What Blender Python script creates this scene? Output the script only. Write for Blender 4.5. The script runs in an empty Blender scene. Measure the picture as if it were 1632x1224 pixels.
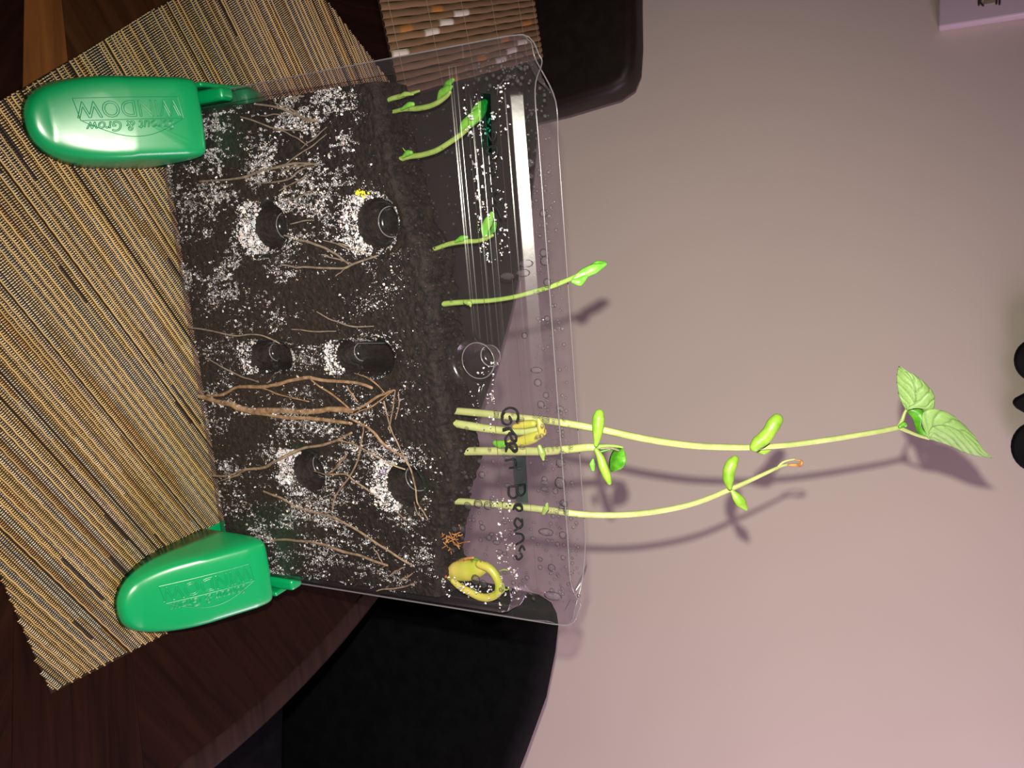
import bpy, bmesh, math, random
import numpy as np
from mathutils import Vector, Matrix, noise as mnoise

random.seed(4); RNG = np.random.default_rng(4)
scene = bpy.context.scene
COL = scene.collection

# ------------------------------------------------------------------ camera
R = np.array([[0.08168847, 0.44623604, 0.89117922],
              [0.97661168, -0.21427492, 0.01777339],
              [0.19888848, 0.86888415, -0.45330311]])   # world -> camera (x right, y down, z forward)
CAM = np.array([-0.06961377, -0.36591105, 0.42101683])
FPX = 1350.0
cam_d = bpy.data.cameras.new('camera'); cam = bpy.data.objects.new('camera', cam_d); COL.objects.link(cam)
cam_d.sensor_width = 36.0; cam_d.lens = 36.0 * FPX / 1632; cam_d.clip_start = 0.02; cam_d.clip_end = 30
right, up, back = R[0], -R[1], -R[2]
M = Matrix(((right[0], up[0], back[0], CAM[0]), (right[1], up[1], back[1], CAM[1]), (right[2], up[2], back[2], CAM[2]), (0, 0, 0, 1)))
cam.matrix_world = M
scene.camera = cam

# ------------------------------------------------------------------ light
world = bpy.data.worlds.new('world'); scene.world = world; world.use_nodes = True
world.node_tree.nodes['Background'].inputs[0].default_value = (1.0, 0.74, 0.80, 1)
world.node_tree.nodes['Background'].inputs[1].default_value = 0.06

def area(name, loc, target, size, power, color, spread=None):
    d = bpy.data.lights.new(name, 'AREA'); d.shape = 'DISK'; d.size = size; d.energy = power; d.color = color
    if spread: d.spread = spread
    o = bpy.data.objects.new(name, d); COL.objects.link(o); o.location = loc
    o.rotation_euler = (Vector(target) - Vector(loc)).to_track_quat('-Z', 'Y').to_euler()
    return o
# the phone's own flash, 26 mm to the left of the lens
FL = CAM - 0.028 * R[1] - 0.002 * R[0]
fl_t = FL + R[2] * 1.0 + R[1] * 0.30
flash_d = bpy.data.lights.new('phone_flash', 'SPOT'); flash_d.energy = 24.0; flash_d.color = (1.0, 0.96, 0.80)
flash_d.spot_size = math.radians(112); flash_d.spot_blend = 1.0; flash_d.shadow_soft_size = 0.0035
flash = bpy.data.objects.new('phone_flash', flash_d); COL.objects.link(flash); flash.location = FL
flash.rotation_euler = (Vector(fl_t) - Vector(FL)).to_track_quat('-Z', 'Y').to_euler()
# ceiling lamp of the room, to the right
area('ceiling_lamp', (1.55, -0.05, 0.80), (0.5, 0.75, 0.1), 0.7, 19.5, (1.0, 0.72, 0.98))

scene.view_settings.view_transform = 'Standard'; scene.view_settings.look = 'None'
scene.view_settings.gamma = 1; scene.view_settings.exposure = 0.0; scene.view_settings.use_curve_mapping = False
scene.cycles.transparent_max_bounces = 40
scene.cycles.max_bounces = 10
scene.cycles.sample_clamp_indirect = 4

# ------------------------------------------------------------------ picture helpers (pixel -> point)
def ray(x, y):
    return R.T @ np.array([(x - 816) / FPX, (y - 612) / FPX, 1.0])
def on_y(x, y, Y):
    d = ray(x, y); return CAM + d * ((Y - CAM[1]) / d[1])
def on_z(x, y, Z=0.0):
    d = ray(x, y); return CAM + d * ((Z - CAM[2]) / d[2])
def at_d(x, y, depth):
    return CAM + ray(x, y) * depth
def px_size(p):                       # metres per pixel at a point
    return float((R @ (np.array(p) - CAM))[2]) / FPX

# ------------------------------------------------------------------ materials
def mat(name, color=(.5, .5, .5), rough=.5, spec=.5, metal=0., **kw):
    m = bpy.data.materials.new(name); m.use_nodes = True
    b = m.node_tree.nodes['Principled BSDF']
    b.inputs['Base Color'].default_value = (*color, 1); b.inputs['Roughness'].default_value = rough
    b.inputs['Specular IOR Level'].default_value = spec; b.inputs['Metallic'].default_value = metal
    for k, v in kw.items(): b.inputs[k].default_value = v
    return m
def N(m, t, **kw):
    n = m.node_tree.nodes.new(t)
    for k, v in kw.items(): setattr(n, k, v)
    return n
def L(m, a, b): m.node_tree.links.new(a, b)
def ramp(m, fac, stops):
    r = N(m, 'ShaderNodeValToRGB'); cr = r.color_ramp
    while len(cr.elements) < len(stops): cr.elements.new(.5)
    for e, (p, c) in zip(cr.elements, stops): e.position = p; e.color = (*c, 1)
    L(m, fac, r.inputs[0]); return r.outputs[0]
def noisy(name, c1, c2, scale=20, rough=.5, spec=.5, bump=0., bscale=None, detail=6, stretch=(1, 1, 1), dist=.001, pos=(.35, .65)):
    m = mat(name, c1, rough, spec); b = m.node_tree.nodes['Principled BSDF']
    tc = N(m, 'ShaderNodeTexCoord'); mp = N(m, 'ShaderNodeMapping'); mp.inputs['Scale'].default_value = stretch
    L(m, tc.outputs['Object'], mp.inputs[0])
    n = N(m, 'ShaderNodeTexNoise'); n.inputs['Scale'].default_value = scale; n.inputs['Detail'].default_value = detail
    L(m, mp.outputs[0], n.inputs['Vector'])
    L(m, ramp(m, n.outputs['Fac'], [(pos[0], c1), (pos[1], c2)]), b.inputs['Base Color'])
    if bump:
        n2 = N(m, 'ShaderNodeTexNoise'); n2.inputs['Scale'].default_value = bscale or scale; n2.inputs['Detail'].default_value = 5
        L(m, mp.outputs[0], n2.inputs['Vector'])
        bp = N(m, 'ShaderNodeBump'); bp.inputs['Strength'].default_value = bump; bp.inputs['Distance'].default_value = dist
        L(m, n2.outputs['Fac'], bp.inputs['Height']); L(m, bp.outputs[0], b.inputs['Normal'])
    return m
def attr_mat(name, rough=.5, spec=.5, **kw):
    m = mat(name, (.5, .5, .5), rough, spec, **kw); a = N(m, 'ShaderNodeAttribute', attribute_name='Col')
    L(m, a.outputs['Color'], m.node_tree.nodes['Principled BSDF'].inputs['Base Color']); return m

def clear_plastic(name, tint=.9, veil=.03, rough=.08, gl=1.45, veilcol=(.75, .72, .74)):
    m = bpy.data.materials.new(name); m.use_nodes = True; nt = m.node_tree; nt.nodes.clear()
    out = N(m, 'ShaderNodeOutputMaterial'); tr = N(m, 'ShaderNodeBsdfTransparent'); tr.inputs[0].default_value = (tint, tint * .96, tint * 1.02, 1)
    df = N(m, 'ShaderNodeBsdfDiffuse'); df.inputs[0].default_value = (*veilcol, 1)
    m1 = N(m, 'ShaderNodeMixShader'); m1.inputs[0].default_value = veil; L(m, tr.outputs[0], m1.inputs[1]); L(m, df.outputs[0], m1.inputs[2])
    g = N(m, 'ShaderNodeBsdfGlossy'); g.inputs['Roughness'].default_value = rough
    fr = N(m, 'ShaderNodeFresnel'); ge = N(m, 'ShaderNodeNewGeometry')
    m_ = N(m, 'ShaderNodeMath', operation='MULTIPLY_ADD'); m_.inputs[1].default_value = -2; m_.inputs[2].default_value = 1; L(m, ge.outputs['Backfacing'], m_.inputs[0])
    p_ = N(m, 'ShaderNodeMath', operation='POWER'); p_.inputs[0].default_value = gl; L(m, m_.outputs[0], p_.inputs[1]); L(m, p_.outputs[0], fr.inputs[0])
    n2 = N(m, 'ShaderNodeTexNoise'); n2.inputs['Scale'].default_value = 260; n2.inputs['Detail'].default_value = 2
    tc = N(m, 'ShaderNodeTexCoord'); L(m, tc.outputs['Object'], n2.inputs['Vector'])
    bp = N(m, 'ShaderNodeBump'); bp.inputs['Strength'].default_value = .06; bp.inputs['Distance'].default_value = .0003
    L(m, n2.outputs['Fac'], bp.inputs['Height']); L(m, bp.outputs[0], g.inputs['Normal'])
    m2 = N(m, 'ShaderNodeMixShader'); L(m, fr.outputs[0], m2.inputs[0]); L(m, m1.outputs[0], m2.inputs[1]); L(m, g.outputs[0], m2.inputs[2])
    L(m, m2.outputs[0], out.inputs[0]); return m

M_front = clear_plastic('clear_front_plastic', .89, .008, .20, 1.55)
M_backp = clear_plastic('clear_back_plastic', .84, .015, .16)
M_edge = clear_plastic('plastic_edge', .70, .12, .22, 1.5)
M_drop = clear_plastic('water_drop', .90, .02, .05, 1.4)
_t = [n for n in M_drop.node_tree.nodes if n.type == 'BSDF_TRANSPARENT'][0]; _lw = N(M_drop, 'ShaderNodeLayerWeight'); _lw.inputs[0].default_value = .5
L(M_drop, ramp(M_drop, _lw.outputs['Facing'], [(.08, (1, 1, 1)), (.35, (.66, .63, .68)), (.7, (.22, .19, .24))]), _t.inputs[0])
M_marker_blk = mat('black_marker', (.008, .008, .010), .7, .15)
M_marker_grn = mat('green_marker', (.01, .12, .07), .35)
M_green = mat('green_plastic', (.0, .25, .078), .30, .75)
M_green.node_tree.nodes['Principled BSDF'].inputs['Coat Weight'].default_value = 0.0
M_green_eng = mat('green_plastic_line', (.0, .20, .07), .35, .5)
M_soil = noisy('wet_soil', (.002, .0012, .0009), (.019, .011, .007), 330, .7, .25, bump=.9, bscale=420, dist=.0015, detail=8)
M_glare = attr_mat('painted_glare', .25, .9)  # glare of the flash, carried by the pale fleck colours
M_rootm = noisy('root', (.15, .105, .065), (.32, .23, .14), 300, .55, .4)
M_root_thin = noisy('thin_root', (.15, .12, .085), (.27, .22, .15), 300, .55, .4)
M_root_gold = noisy('golden_root', (.17, .095, .045), (.37, .245, .13), 260, .5, .4, stretch=(1, 1, 1))
M_stem = noisy('bean_stem', (.31, .37, .12), (.40, .44, .17), 160, .42, .5)
M_stem_pale = noisy('pale_stem', (.34, .42, .13), (.44, .50, .18), 160, .42, .5)
M_pea = noisy('pea_stem', (.20, .33, .055), (.28, .40, .09), 200, .4, .5)
M_cot = noisy('cotyledon', (.16, .33, .022), (.28, .44, .05), 130, .4, .5, bump=.5, bscale=200, dist=.0005)
M_yel = noisy('yellow_cotyledon', (.36, .42, .04), (.56, .46, .10), 70, .38, .5)
M_dark_leaf = noisy('crumpled_leaf', (.03, .17, .008), (.10, .34, .02), 220, .4, .5, bump=.9, bscale=260, dist=.0008)
M_leaf_b = noisy('bright_leaf', (.09, .32, .022), (.17, .43, .05), 180, .4, .5, bump=.6, bscale=240, dist=.0006)
M_leaf = attr_mat('veined_leaf', .5, .4)
M_husk = noisy('husk', (.22, .08, .02), (.55, .28, .08), 300, .6, .3)
M_husk_y = noisy('yellow_husk', (.45, .42, .01), (.75, .70, .05), 300, .6, .3)

# ------------------------------------------------------------------ object helpers
def link_mesh(name, me, m, parent=None, smooth=True):
    o = bpy.data.objects.new(name, me); COL.objects.link(o)
    if m is not None: me.materials.append(m)
    if smooth: me.polygons.foreach_set('use_smooth', [True] * len(me.polygons))
    if parent: o.parent = parent; o.matrix_parent_inverse = parent.matrix_world.inverted() if parent.matrix_world != Matrix.Identity(4) else Matrix.Identity(4)
    return o
def obj_bm(name, bm, m, parent=None, smooth=True):
    bmesh.ops.recalc_face_normals(bm, faces=bm.faces)
    me = bpy.data.meshes.new(name); bm.to_mesh(me); bm.free(); return link_mesh(name, me, m, parent, smooth)
def obj_np(name, V, F, m, parent=None, smooth=False, col=None):
    me = bpy.data.meshes.new(name); V = np.asarray(V, dtype=np.float64).reshape(-1, 3); F = np.asarray(F, dtype=np.int32); k = F.shape[1]
    me.vertices.add(len(V)); me.vertices.foreach_set('co', V.ravel())
    me.loops.add(F.size); me.loops.foreach_set('vertex_index', F.ravel())
    me.polygons.add(len(F)); me.polygons.foreach_set('loop_start', np.arange(len(F), dtype=np.int32) * k)
    me.polygons.foreach_set('loop_total', np.full(len(F), k, dtype=np.int32))
    me.update(calc_edges=True)
    if col is not None:
        a = me.color_attributes.new('Col', 'FLOAT_COLOR', 'POINT'); a.data.foreach_set('color', np.c_[col, np.ones(len(V))].astype(np.float32).ravel())
    me.validate()
    return link_mesh(name, me, m, parent, smooth)
def empty(name, loc, label, cat, group=None):
    o = bpy.data.objects.new(name, None); COL.objects.link(o); o.location = loc; o.empty_display_size = .01
    o['label'] = label; o['category'] = cat
    if group: o['group'] = group
    o.matrix_world = Matrix.Translation(Vector([float(c) for c in loc])); return o
def tag(o, label, cat, group=None):
    o['label'] = label; o['category'] = cat
    if group: o['group'] = group
    return o
def box(bm, c, s, bev=0., rot=None, seg=2):
    g = bmesh.ops.create_cube(bm, size=1)['verts']
    bmesh.ops.scale(bm, vec=s, verts=g)
    if bev:
        ed = list({e for v in g for e in v.link_edges}); r = bmesh.ops.bevel(bm, geom=ed, offset=bev, segments=seg, affect='EDGES', profile=.5); g = list({v for f in r['faces'] for v in f.verts} | set(v for v in g if v.is_valid))
    if rot is not None: bmesh.ops.rotate(bm, cent=(0, 0, 0), matrix=rot, verts=g)
    bmesh.ops.translate(bm, vec=c, verts=g)

def catmull(P, n):
    P = np.asarray(P, float)
    if len(P) == 2: t = np.linspace(0, 1, n)[:, None]; return P[0] * (1 - t) + P[1] * t
    E = np.vstack([2 * P[0] - P[1], P, 2 * P[-1] - P[-2]]); out = []
    ts = np.linspace(0, len(P) - 1, n)
    for t in ts:
        i = min(int(t), len(P) - 2); f = t - i; a, b, c, d = E[i], E[i + 1], E[i + 2], E[i + 3]
        out.append(.5 * ((2 * b) + (-a + c) * f + (2 * a - 5 * b + 4 * c - d) * f * f + (-a + 3 * b - 3 * c + d) * f ** 3))
    return np.array(out)
def tube_arrays(P, rad, ring=8, n=None, flat=1., round_ends=True):
    P = np.asarray(P, float); n = n or max(6, 5 * len(P))
    C = catmull(P, n); rr = np.interp(np.linspace(0, 1, n), np.linspace(0, 1, len(np.atleast_1d(rad))) if np.ndim(rad) else [0, 1], rad if np.ndim(rad) else [rad, rad])
    T = np.gradient(C, axis=0); T /= np.linalg.norm(T, axis=1)[:, None] + 1e-12
    if round_ends:
        e = np.linspace(0, 1, 4)[1:]
        h0 = C[0] - T[0] * rr[0]; h1 = C[-1] + T[-1] * rr[-1]
        s = [(C[0] - T[0] * rr[0] * math.cos(a), rr[0] * math.sin(a)) for a in (0.12, .6, 1.1)]
        e = [(C[-1] + T[-1] * rr[-1] * math.cos(a), rr[-1] * math.sin(a)) for a in (1.1, .6, .12)]
        C = np.vstack([[p for p, _ in s], C, [p for p, _ in e]]); rr = np.concatenate([[r for _, r in s], rr, [r for _, r in e]]); T = np.vstack([[T[0]] * 3, T, [T[-1]] * 3])
    view = CAM - C; view /= np.linalg.norm(view, axis=1)[:, None]
    S = np.cross(T, R[2][None, :] * np.ones_like(T)); S /= np.linalg.norm(S, axis=1)[:, None] + 1e-9
    B = np.cross(S, T)
    a = np.arange(ring) * 2 * math.pi / ring
    V = C[:, None, :] + rr[:, None, None] * (np.cos(a)[None, :, None] * S[:, None, :] + flat * np.sin(a)[None, :, None] * B[:, None, :])
    k = len(C); V = V.reshape(-1, 3); F = []
    for i in range(k - 1):
        for j in range(ring):
            F.append((i * ring + j, i * ring + (j + 1) % ring, (i + 1) * ring + (j + 1) % ring, (i + 1) * ring + j))
    return V, F, k, ring
def tubes(name, specs, m, parent=None, ring=8, flat=1.):
    bm = bmesh.new()
    for P, rad in specs:
        V, F, k, rg = tube_arrays(P, rad, ring, flat=flat)
        vs = [bm.verts.new(v) for v in V]
        for f in F: bm.faces.new([vs[q] for q in f])
        bm.faces.new(vs[:rg]); bm.faces.new(vs[-rg:])
    return obj_bm(name, bm, m, parent)

# ------------------------------------------------------------------ setting: room
HX = np.array([0.2231, 0.9748, 0.0]); HR = np.array([0.9748, -0.2231, 0.0])   # towards the wall / to the right
WD = 1.14                                                                     # camera to wall
WO = CAM + HX * WD; WO[2] = 0
def on_wall(x, y, off=0.):
    d = ray(x, y); k = (WD - off) / (d @ HX); return CAM + d * k
wall_rot = Matrix(((HR[0], HX[0], 0), (HR[1], HX[1], 0), (0, 0, 1)))
M_wall = noisy('painted_wall', (.70, .60, .53), (.72, .615, .545), 6, .75, .25, bump=.08, bscale=180, dist=.0008)
bm = bmesh.new(); box(bm, tuple(WO + HX * .05 + np.array([0, 0, .5])), (5.0, .1, 2.5), rot=wall_rot)
o = obj_bm('wall_back', bm, M_wall, smooth=False); o['kind'] = 'structure'
M_floor = noisy('floor_boards', (.05, .03, .02), (.09, .055, .035), 8, .5, .4, stretch=(1, 12, 1))
bm = bmesh.new(); box(bm, (0, 0, -.775), (5, 4.5, .05)); o = obj_bm('floor', bm, M_floor, smooth=False); o['kind'] = 'structure'
M_base = mat('baseboard_paint', (.6, .56, .52), .4)
bm = bmesh.new(); box(bm, tuple(WO - HX * .009 + np.array([0, 0, -.70])), (4.9, .014, .1), .003, rot=wall_rot)
o = obj_bm('baseboard_back', bm, M_base, smooth=False); o['kind'] = 'structure'

# ------------------------------------------------------------------ table
TC = np.array([-.344, -.026]); TR = .618
table = empty('round_table', (TC[0], TC[1], -.75), 'round dark brown wooden table under the placemats and the sprouting window', 'table')
def wood(name, c1, c2):
    m = mat(name, c1, .4, .04); b = m.node_tree.nodes['Principled BSDF']
    tc = N(m, 'ShaderNodeTexCoord'); mp = N(m, 'ShaderNodeMapping'); mp.inputs['Scale'].default_value = (6, 90, 1)
    L(m, tc.outputs['Object'], mp.inputs[0]); n = N(m, 'ShaderNodeTexNoise'); n.inputs['Scale'].default_value = 1.6; n.inputs['Detail'].default_value = 8
    n.inputs['Distortion'].default_value = .6
    L(m, mp.outputs[0], n.inputs['Vector']); L(m, ramp(m, n.outputs['Fac'], [(.3, c1), (.7, c2)]), b.inputs['Base Color'])
    return m
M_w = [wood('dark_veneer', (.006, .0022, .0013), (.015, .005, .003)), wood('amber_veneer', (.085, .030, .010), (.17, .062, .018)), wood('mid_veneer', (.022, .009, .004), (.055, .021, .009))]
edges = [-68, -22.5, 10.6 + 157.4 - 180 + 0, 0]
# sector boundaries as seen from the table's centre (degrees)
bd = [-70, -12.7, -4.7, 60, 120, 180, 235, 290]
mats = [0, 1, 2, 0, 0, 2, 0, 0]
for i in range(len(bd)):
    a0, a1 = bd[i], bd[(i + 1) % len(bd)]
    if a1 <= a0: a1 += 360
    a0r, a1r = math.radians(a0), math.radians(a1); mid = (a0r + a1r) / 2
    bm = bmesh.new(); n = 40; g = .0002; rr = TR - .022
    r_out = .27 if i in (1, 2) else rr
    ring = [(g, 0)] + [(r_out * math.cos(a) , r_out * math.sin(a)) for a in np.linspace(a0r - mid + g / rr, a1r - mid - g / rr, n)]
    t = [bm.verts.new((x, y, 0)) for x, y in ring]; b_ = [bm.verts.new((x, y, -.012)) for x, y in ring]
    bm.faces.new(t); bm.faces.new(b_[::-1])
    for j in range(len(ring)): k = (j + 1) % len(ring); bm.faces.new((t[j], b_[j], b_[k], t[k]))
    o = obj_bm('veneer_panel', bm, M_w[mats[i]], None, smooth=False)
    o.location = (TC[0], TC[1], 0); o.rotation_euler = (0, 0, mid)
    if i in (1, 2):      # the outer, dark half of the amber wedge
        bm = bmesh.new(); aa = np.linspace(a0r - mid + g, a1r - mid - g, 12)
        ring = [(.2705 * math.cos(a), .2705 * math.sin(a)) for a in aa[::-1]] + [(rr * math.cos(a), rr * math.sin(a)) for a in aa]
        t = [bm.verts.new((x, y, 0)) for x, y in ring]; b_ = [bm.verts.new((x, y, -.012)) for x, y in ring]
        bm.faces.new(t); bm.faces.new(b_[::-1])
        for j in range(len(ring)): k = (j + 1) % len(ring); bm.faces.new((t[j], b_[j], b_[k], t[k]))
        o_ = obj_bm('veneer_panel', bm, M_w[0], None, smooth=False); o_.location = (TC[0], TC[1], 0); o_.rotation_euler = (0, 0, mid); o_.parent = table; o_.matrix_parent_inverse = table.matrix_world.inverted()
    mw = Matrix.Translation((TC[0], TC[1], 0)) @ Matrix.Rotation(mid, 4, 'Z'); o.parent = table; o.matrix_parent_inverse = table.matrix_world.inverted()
def lathe(name, prof, c, m, parent, n=160):
    bm = bmesh.new(); rings = []
    for r, z in prof: rings.append([bm.verts.new((c[0] + r * math.cos(2 * math.pi * k / n), c[1] + r * math.sin(2 * math.pi * k / n), z)) for k in range(n)])
    for a, b_ in zip(rings[:-1], rings[1:]):
        for k in range(n): bm.faces.new((a[k], a[(k + 1) % n], b_[(k + 1) % n], b_[k]))
    return obj_bm(name, bm, m, parent)
M_rim = wood('table_rim_wood', (.012, .006, .005), (.024, .012, .010))
lathe('table_rim', [(TR - .022, -.012), (TR - .022, -.0003), (TR - .020, .0), (TR - .006, -.0002), (TR - .002, -.002), (TR, -.006), (TR, -.022), (TR - .006, -.03), (TR - .05, -.034), (TR - .05, -.012), (TR - .022, -.012)], TC, M_rim, table)
lathe('apron', [(TR - .10, -.012), (TR - .10, -.09), (TR - .12, -.09), (TR - .12, -.012)], TC, M_rim, table, 64)
lathe('pedestal', [(.09, -.0125), (.09, -.06), (.05, -.10), (.045, -.3), (.07, -.5), (.05, -.62), (.16, -.70), (.26, -.735), (.27, -.75), (.02, -.75)], TC, M_rim, table, 40)

# ------------------------------------------------------------------ placemat with woven yarns
def clip_row(poly, v, u_dir, v_dir):
    """u interval of a convex polygon at height v"""
    us = []
    k = len(poly)
    for i in range(k):
        a, b_ = poly[i], poly[(i + 1) % k]; va, vb = a @ v_dir, b_ @ v_dir
        if (va - v) * (vb - v) < 0: t = (v - va) / (vb - va); us.append((a + (b_ - a) * t) @ u_dir)
    return (min(us), max(us)) if len(us) >= 2 else None
mat_ang = math.radians(30.2); U = np.array([math.cos(mat_ang), math.sin(mat_ang)]); Vd = np.array([-math.sin(mat_ang), math.cos(mat_ang)])
def li(p, a, q, b_):   # intersection of two lines given point + heading
    d1 = np.array([math.cos(math.radians(a)), math.sin(math.radians(a))]); d2 = np.array([math.cos(math.radians(b_)), math.sin(math.radians(b_))])
    t = np.linalg.solve(np.array([d1, -d2]).T, np.array(q) - np.array(p)); return np.array(p) + d1 * t[0]
cBR = np.array([.161, -.119])
c2 = np.array([.168, .005]); c3 = np.array([-.165, .292])
c4 = li((-.200, .246), 55.6, (-.144, -.083), 119.5)
c1 = li((-.144, -.083), 119.5, cBR, 10)
poly = [cBR, c2, np.array([.12, .12]), c3, c4, c1]
placemat = empty('woven_placemat', (0, 0, 0), 'large tan and brown woven placemat lying beneath the green feet', 'placemat')
bm = bmesh.new(); tp = [bm.verts.new((*p, .0009)) for p in poly]; bt = [bm.verts.new((*p, .0003)) for p in poly]
bm.faces.new(tp); bm.faces.new(bt[::-1])
for j in range(len(poly)): k = (j + 1) % len(poly); bm.faces.new((tp[j], bt[j], bt[k], tp[k]))
obj_bm('backing', bm, mat('mat_backing', (.016, .010, .006), .9, .1), placemat, smooth=False)
vmin = min(p @ Vd for p in poly); vmax = max(p @ Vd for p in poly)
GV, GF, GC = [], [], []; base_i = 0
def add_strips(c_u, w_u, v0, v1, ht, cols, slant=0.):
    """arched rungs: each crosses the row from v0 to v1"""
    global base_i
    n = len(c_u); tt = np.array([0, .22, .5, .78, 1.]); hh = np.array([.0007, .85, 1, .85, .0007]) * ht; hh[0] = hh[-1] = .0
    vv = v0 + (v1 - v0) * tt; k = len(tt)
    uL = c_u[:, None] - w_u / 2 + slant * (tt - .5)[None, :]; uR = c_u[:, None] + w_u / 2 + slant * (tt - .5)[None, :]
    uM = c_u[:, None] + slant * (tt - .5)[None, :]
    zb = .0009 + hh[None, :] * (.9 + .2 * RNG.random((n, 1)))
    P = np.empty((n, k, 3, 3))
    for q, (uu, dz) in enumerate(((uL, -.00022), (uM, 0.), (uR, -.00022))):
        P[:, :, q, 0] = uu * U[0] + vv[None, :] * Vd[0]; P[:, :, q, 1] = uu * U[1] + vv[None, :] * Vd[1]; P[:, :, q, 2] = zb + dz
    GV.append(P.reshape(-1, 3))
    idx = base_i + np.arange(n * k * 3).reshape(n, k, 3)
    for q in range(2):
        GF.append(np.stack([idx[:, :-1, q], idx[:, :-1, q + 1], idx[:, 1:, q + 1], idx[:, 1:, q]], -1).reshape(-1, 4))
    GC.append(np.repeat(cols, k * 3, axis=0)); base_i += n * k * 3
def add_yarn(u0, u1, v0, w, ht, col):
    global base_i
    n = max(2, int((u1 - u0) / .004)); us = np.linspace(u0, u1, n); tt = np.array([-.5, -.25, 0, .25, .5]); hh = np.array([0, .8, 1, .8, 0]) * ht
    z = .0009 + hh[None, :] * np.ones((n, 1)); vv = v0 + w * tt[None, :] + .00015 * np.sin(us * 900 + v0 * 5e3)[:, None]
    P = np.stack([us[:, None] * U[0] + vv * Vd[0], us[:, None] * U[1] + vv * Vd[1], z], -1)
    GV.append(P.reshape(-1, 3)); idx = base_i + np.arange(n * 5).reshape(n, 5)
    GF.append(np.stack([idx[:-1, :-1], idx[1:, :-1], idx[1:, 1:], idx[:-1, 1:]], -1).reshape(-1, 4))
    GC.append(np.tile(col, (n * 5, 1))); base_i += n * 5
GOLD = np.array([.44, .29, .11]); TAN = np.array([.52, .40, .24]); GREY = np.array([.42, .37, .28]); OCH = np.array([.38, .20, .055]); DARK = np.array([.035, .028, .028]); PINK = np.array([.46, .34, .24])
pitch = .00135
v = vmin + .0002
def rung_cols(n, dark_ok=True):
    cols = np.zeros((n, 3)); i = 0
    while i < n:
        q = random.randint(14, 80); r = random.random()
        c = GREY if r < .26 else TAN if r < .50 else GOLD if r < .78 else PINK if r < .88 else OCH if r < .93 else DARK if dark_ok else GOLD
        if c is DARK: q = random.randint(12, 30)
        cols[i:i + q] = c * random.uniform(.62, .98); i += q
    return cols * (.8 + .4 * RNG.random((n, 1)))
def clip2(v, w):
    a, b_ = clip_row(poly, v, U, Vd), clip_row(poly, v + w, U, Vd)
    return (max(a[0], b_[0]) + .0002, min(a[1], b_[1]) - .0002) if a and b_ else None
while v < vmax:
    iv = clip2(v, .001)
    # one unit: golden yarn, a row of rungs, now and then a fine beaded row or an open gap
    def row(w, frac, ht, gap):
        global v
        ivr = clip_row(poly, v + w / 2, U, Vd)
        if ivr and ivr[1] - ivr[0] > .006:
            cu = np.arange(math.ceil(ivr[0] / pitch), math.floor(ivr[1] / pitch)) * pitch
            if len(cu) > 3:
                # stretches where the rung is missing leave dark gaps
                add_strips(cu, pitch * frac, v, v + w, ht, rung_cols(len(cu)), slant=.00015)
        v += w + gap
    r = random.random()
    if r < .62 and iv and iv[1] - iv[0] > .006:
        wy = random.uniform(.0006, .0009); add_yarn(iv[0], iv[1], v + wy / 2, wy, .00075, GOLD * random.uniform(.75, 1.0)); v += wy + .00005
    row(random.uniform(.0014, .0026), random.uniform(.36, .48), .00068, random.uniform(.00010, .00035))
    if random.random() < .6: row(random.uniform(.0008, .0012), .5, .0005, random.uniform(.0001, .0003))
    if random.random() < .10: v += random.uniform(.0005, .0010)
o = obj_np('weft_yarns', np.vstack(GV), np.vstack(GF), attr_mat('mat_yarn', .38, .55), placemat, smooth=True, col=np.vstack(GC)); o['kind'] = 'stuff'

# ------------------------------------------------------------------ second placemat : parallel cords with pale and orange dashes
mat2 = empty('corded_placemat', (-.35, .42, 0), 'brown placemat of straight cords with white and orange dashes, near the far chair', 'placemat')
A0 = on_z(603, 9)[:2]; dE = np.array([math.cos(math.radians(12.2)), math.sin(math.radians(12.2))])      # near edge
dC = on_z(680, 0)[:2] - A0; dC /= np.linalg.norm(dC); dC = np.array([math.cos(math.radians(102.2)), math.sin(math.radians(102.2))])
Lc = .315; P0 = A0 - dE * .20; Wm = .20 + .075
bm = bmesh.new(); q4 = [P0, P0 + dE * Wm, P0 + dE * Wm + dC * Lc, P0 + dC * Lc]
tp = [bm.verts.new((*p, .0012)) for p in q4]; bt = [bm.verts.new((*p, .0003)) for p in q4]; bm.faces.new(tp); bm.faces.new(bt[::-1])
for j in range(4): k = (j + 1) % 4; bm.faces.new((tp[j], bt[j], bt[k], tp[k]))
obj_bm('backing', bm, mat('cord_backing', (.02, .012, .008), .8, .2), mat2, smooth=False)
M_cord = attr_mat('cord', .55, .3)
cp = .0062; nC = int(Wm / cp)
BR1 = np.array([.20, .125, .062]); BR2 = np.array([.24, .15, .075]); WH = np.array([.75, .70, .58]); OR = np.array([.42, .19, .045])
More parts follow.
